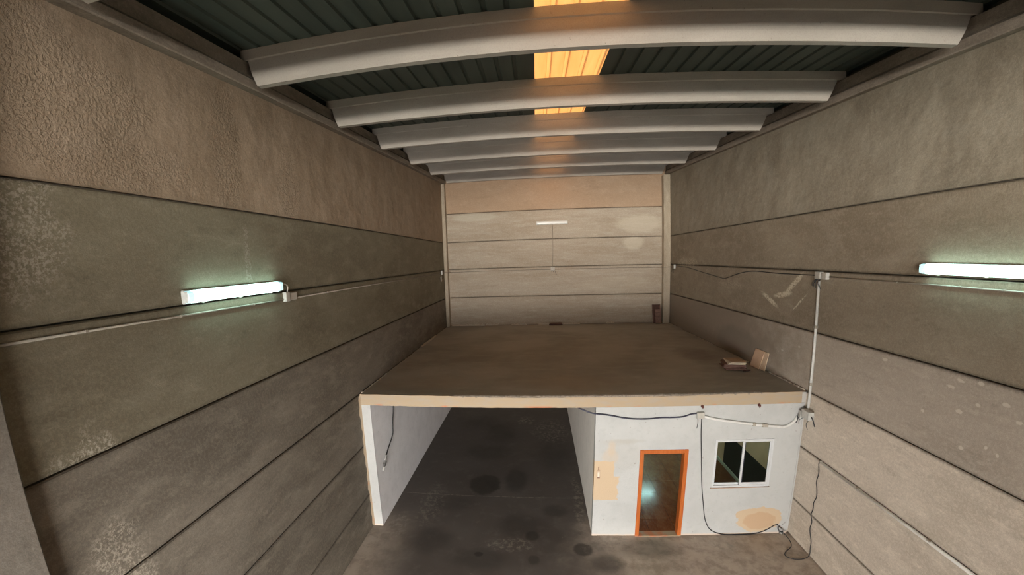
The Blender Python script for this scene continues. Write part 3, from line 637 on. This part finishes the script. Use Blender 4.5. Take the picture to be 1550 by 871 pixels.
for i in range(8):
    a = random.uniform(0, 6.28)
    link('wire', T([(-.04 + random.uniform(-.03, .03), -.01, .07 - i * .01), (math.cos(a) * .06, -.03 - .01 * i, math.sin(a) * .06 - .02), (.05 + random.uniform(-.04, .04), -.03, -.08 + random.uniform(-.04, .04))], .007, 5, 4), M['cable'] if i % 2 else M['cable_g'], jc)
link('connector', rotbox(bmesh.new(), (.0, -.035, .0), (.10, .05, .05), Matrix.Rotation(.7, 4, 'Y'), .006), M['cable_g'], jc)
link('connector', rotbox(bmesh.new(), (.05, -.035, -.10), (.06, .04, .05), Matrix.Rotation(.4, 4, 'Y'), .006), M['pvc_b'], jc)
conduit([(5.46, YF + .02, 2.75), (5.465, YF + .02, 1.4), (5.46, YF + .02, .45), (5.44, YF + .01, .3), (5.33, YF - .02, .22)], .008, M['cable_g'], 'thin grey cable down the corner strip right of the office wall', sm=3, cat='cable', name='cable')
# passage drop cable with a socket at its end
hc = thing('hanging_cable', (-3.60, 9.40, ZU), 'black cable with a socket dangling on the left passage wall', 'cable')
link('cable_run', T([(0, 0, 0), (.0, -.06, -.5), (.0, -.22, -.95), (.0, -.3, -1.20), (.0, -.62, -1.37), (.005, -.9, -1.53)], .016, 7, 5), M['cable'], hc)
link('socket', rotbox(bmesh.new(), (.02, -1.0, -1.60), (.06, .14, .07), Matrix.Rotation(.6, 4, 'X'), .01), M['metal'], hc)
link('socket', rotbox(bmesh.new(), (.02, -.92, -1.50), (.05, .05, .14), Matrix.Rotation(-.9, 4, 'X'), .01), M['cable_g'], hc)
link('bulb', rotbox(bmesh.new(), (.03, -1.12, -1.68), (.05, .10, .05), Matrix.Rotation(.6, 4, 'X'), .014), M['pvc_b'], hc)
# light switch and fixings on the office wall
sw = thing('light_switch', (1.258, YF, 1.525), 'small cream light switch on the filler patch left of the office door', 'switch')
link('plate', B(-.035, .035, -.014, 0, -.09, .09, bev=.004), M['tan2'], sw); link('rocker', B(-.02, .02, -.02, -.014, -.06, .05, bev=.003), M['cream'], sw); link('screw', B(-.006, .006, -.012, 0, .10, .17), M['rust'], sw); link('socket_slot', B(-.03, .03, -.017, -.0135, -.088, -.074), M['rust'], sw)
for x, lab in ((3.322, 'rusty anchor bolt above the cable box on the office wall'), (4.502, 'rusty anchor bolt above the office window')):
    ab = thing('anchor_bolt', (x, YF, 3.0), lab, 'bolt', 'anchor bolts under the mezzanine edge')
    link('bolt_head', T([(0, 0.0, 0), (0, -.05, .0)], .022, 6), M['rust'], ab); link('bolt_nut', T([(0, -.03, -.04), (0, -.04, -.03)], .015, 6), M['cable_g'], ab)
    link('washer', T([(0, -.0, 0.005), (0, -.012, .005)], .032, 8), M['rust'], ab)

# ---------------------------------------------------------------- tiles and boards on the mezzanine
zt = ZS + .006
rot0 = math.radians(-14)
def flat(name, cx, cy, w_, d_, h_, mat, lab, cat, grp, ang, bev=.002):
    global zt
    o = link(name, rotbox(bmesh.new(), (0, 0, 0), (w_, d_, h_), Matrix.Identity(4), bev), mat); o.location = (cx, cy, zt + h_ / 2); o.rotation_euler = (0, 0, ang); zt += h_ + .0004
    return tag(o, lab, cat, grp)
for i in range(9):
    flat('ceramic_board', 4.86 + random.uniform(-.02, .02), 9.95 + random.uniform(-.03, .03), .50, .56, .0135, M['terra'] if i % 3 else M['terra2'], ['bottom','second','third','fourth','middle','sixth','seventh','eighth','top'][i] + ' reddish-brown board of the flat stack near the right wall, counted upwards', 'board', 'reddish boards in the flat stack', rot0 + random.uniform(-.13, .13))
for i, (dx, dy, an, lab) in enumerate([(0, 0, .02, 'lowest cream tile lying on the reddish board stack'), (.03, .06, .12, 'middle cream tile on the reddish board stack'), (.05, .10, .25, 'topmost cream tile, twisted on the stack near the right wall')]):
    flat('cream_tile', 4.88 + dx, 9.93 + dy, .40, .46, .014, M['cream'] if i < 2 else M['tan2'], lab, 'tile', 'cream tiles on the board stack', rot0 + an)
tag(link('board_scrap', rotbox(bmesh.new(), (5.02, 9.57, ZS + .018), (.2, .05, .025), Matrix.Rotation(.35, 4, 'Z'), .003), M['dkboard']), 'dark scrap of board on the floor in front of the stack', 'scrap')
# two tiles leaning on the right wall
def lean_right(cy, wd, hh, th, foot, mat, name, lab, tw=0):
    ang = math.asin(min(.99, (XR - .004 - foot) / hh))
    bm = rotbox(bmesh.new(), (0, 0, 0), (th, wd, hh), Matrix.Identity(4), .003)
    o = link(name, bm, mat); 
    o.rotation_euler = (0, ang, tw)
    c = Vector((foot, cy, ZS + .008)) + Vector((math.sin(ang) * hh / 2 - math.cos(ang) * th / 2, 0, math.cos(ang) * hh / 2 + math.sin(ang) * th / 2)); o.location = c
    return tag(o, lab, 'tile', 'tan tiles leaning on the right wall')
lean_right(9.70, .40, .44, .02, 5.43, M['tan2'], 'wall_tile', 'pale tan tile leaning on the right wall, half hidden behind the front one')
lean_right(9.89, .42, .45, .022, 5.385, M['tan'], 'wall_tile', 'front tan tile leaning on the right wall beside the board stack')
# boards leaning at the far right corner
lb = thing('leaning_board', (4.975, 16.98, ZS + .006), 'dark reddish board leaning on the end wall by the right corner column', 'board')
rm = Matrix.Rotation(-.30, 4, 'X')
link('board_face', rotbox(bmesh.new(), (0, .13, .385), (.34, .03, .78), rm, .006), M['dkboard'], lb)
for s in (-1, 1): link('side_rail', rotbox(bmesh.new(), (s * .15, .105, .375), (.035, .05, .76), rm, .004), M['terra'], lb)
fb = thing('tile_column', (5.0, 16.88, ZS + .006), 'column of pale terracotta tiles leaning on the dark reddish board', 'tiles')
for i in range(4): link('tile', rotbox(bmesh.new(), (0, .04 + .042 * i, .075 + .145 * i), (.22, .02, .14), rm, .003), M['terra2'], fb)
zt = ZS + .004
for i in range(4):
    flat('ceramic_board', .78 + random.uniform(-.02, .02), 17.08, .56 - .03 * i, .26, .02, M['dkboard'] if i != 3 else M['terra'], ['bottom','second','third','top'][i] + ' dark board of the low stack at the middle of the end wall foot', 'board', 'dark boards stacked at the end wall', random.uniform(-.03, .03))
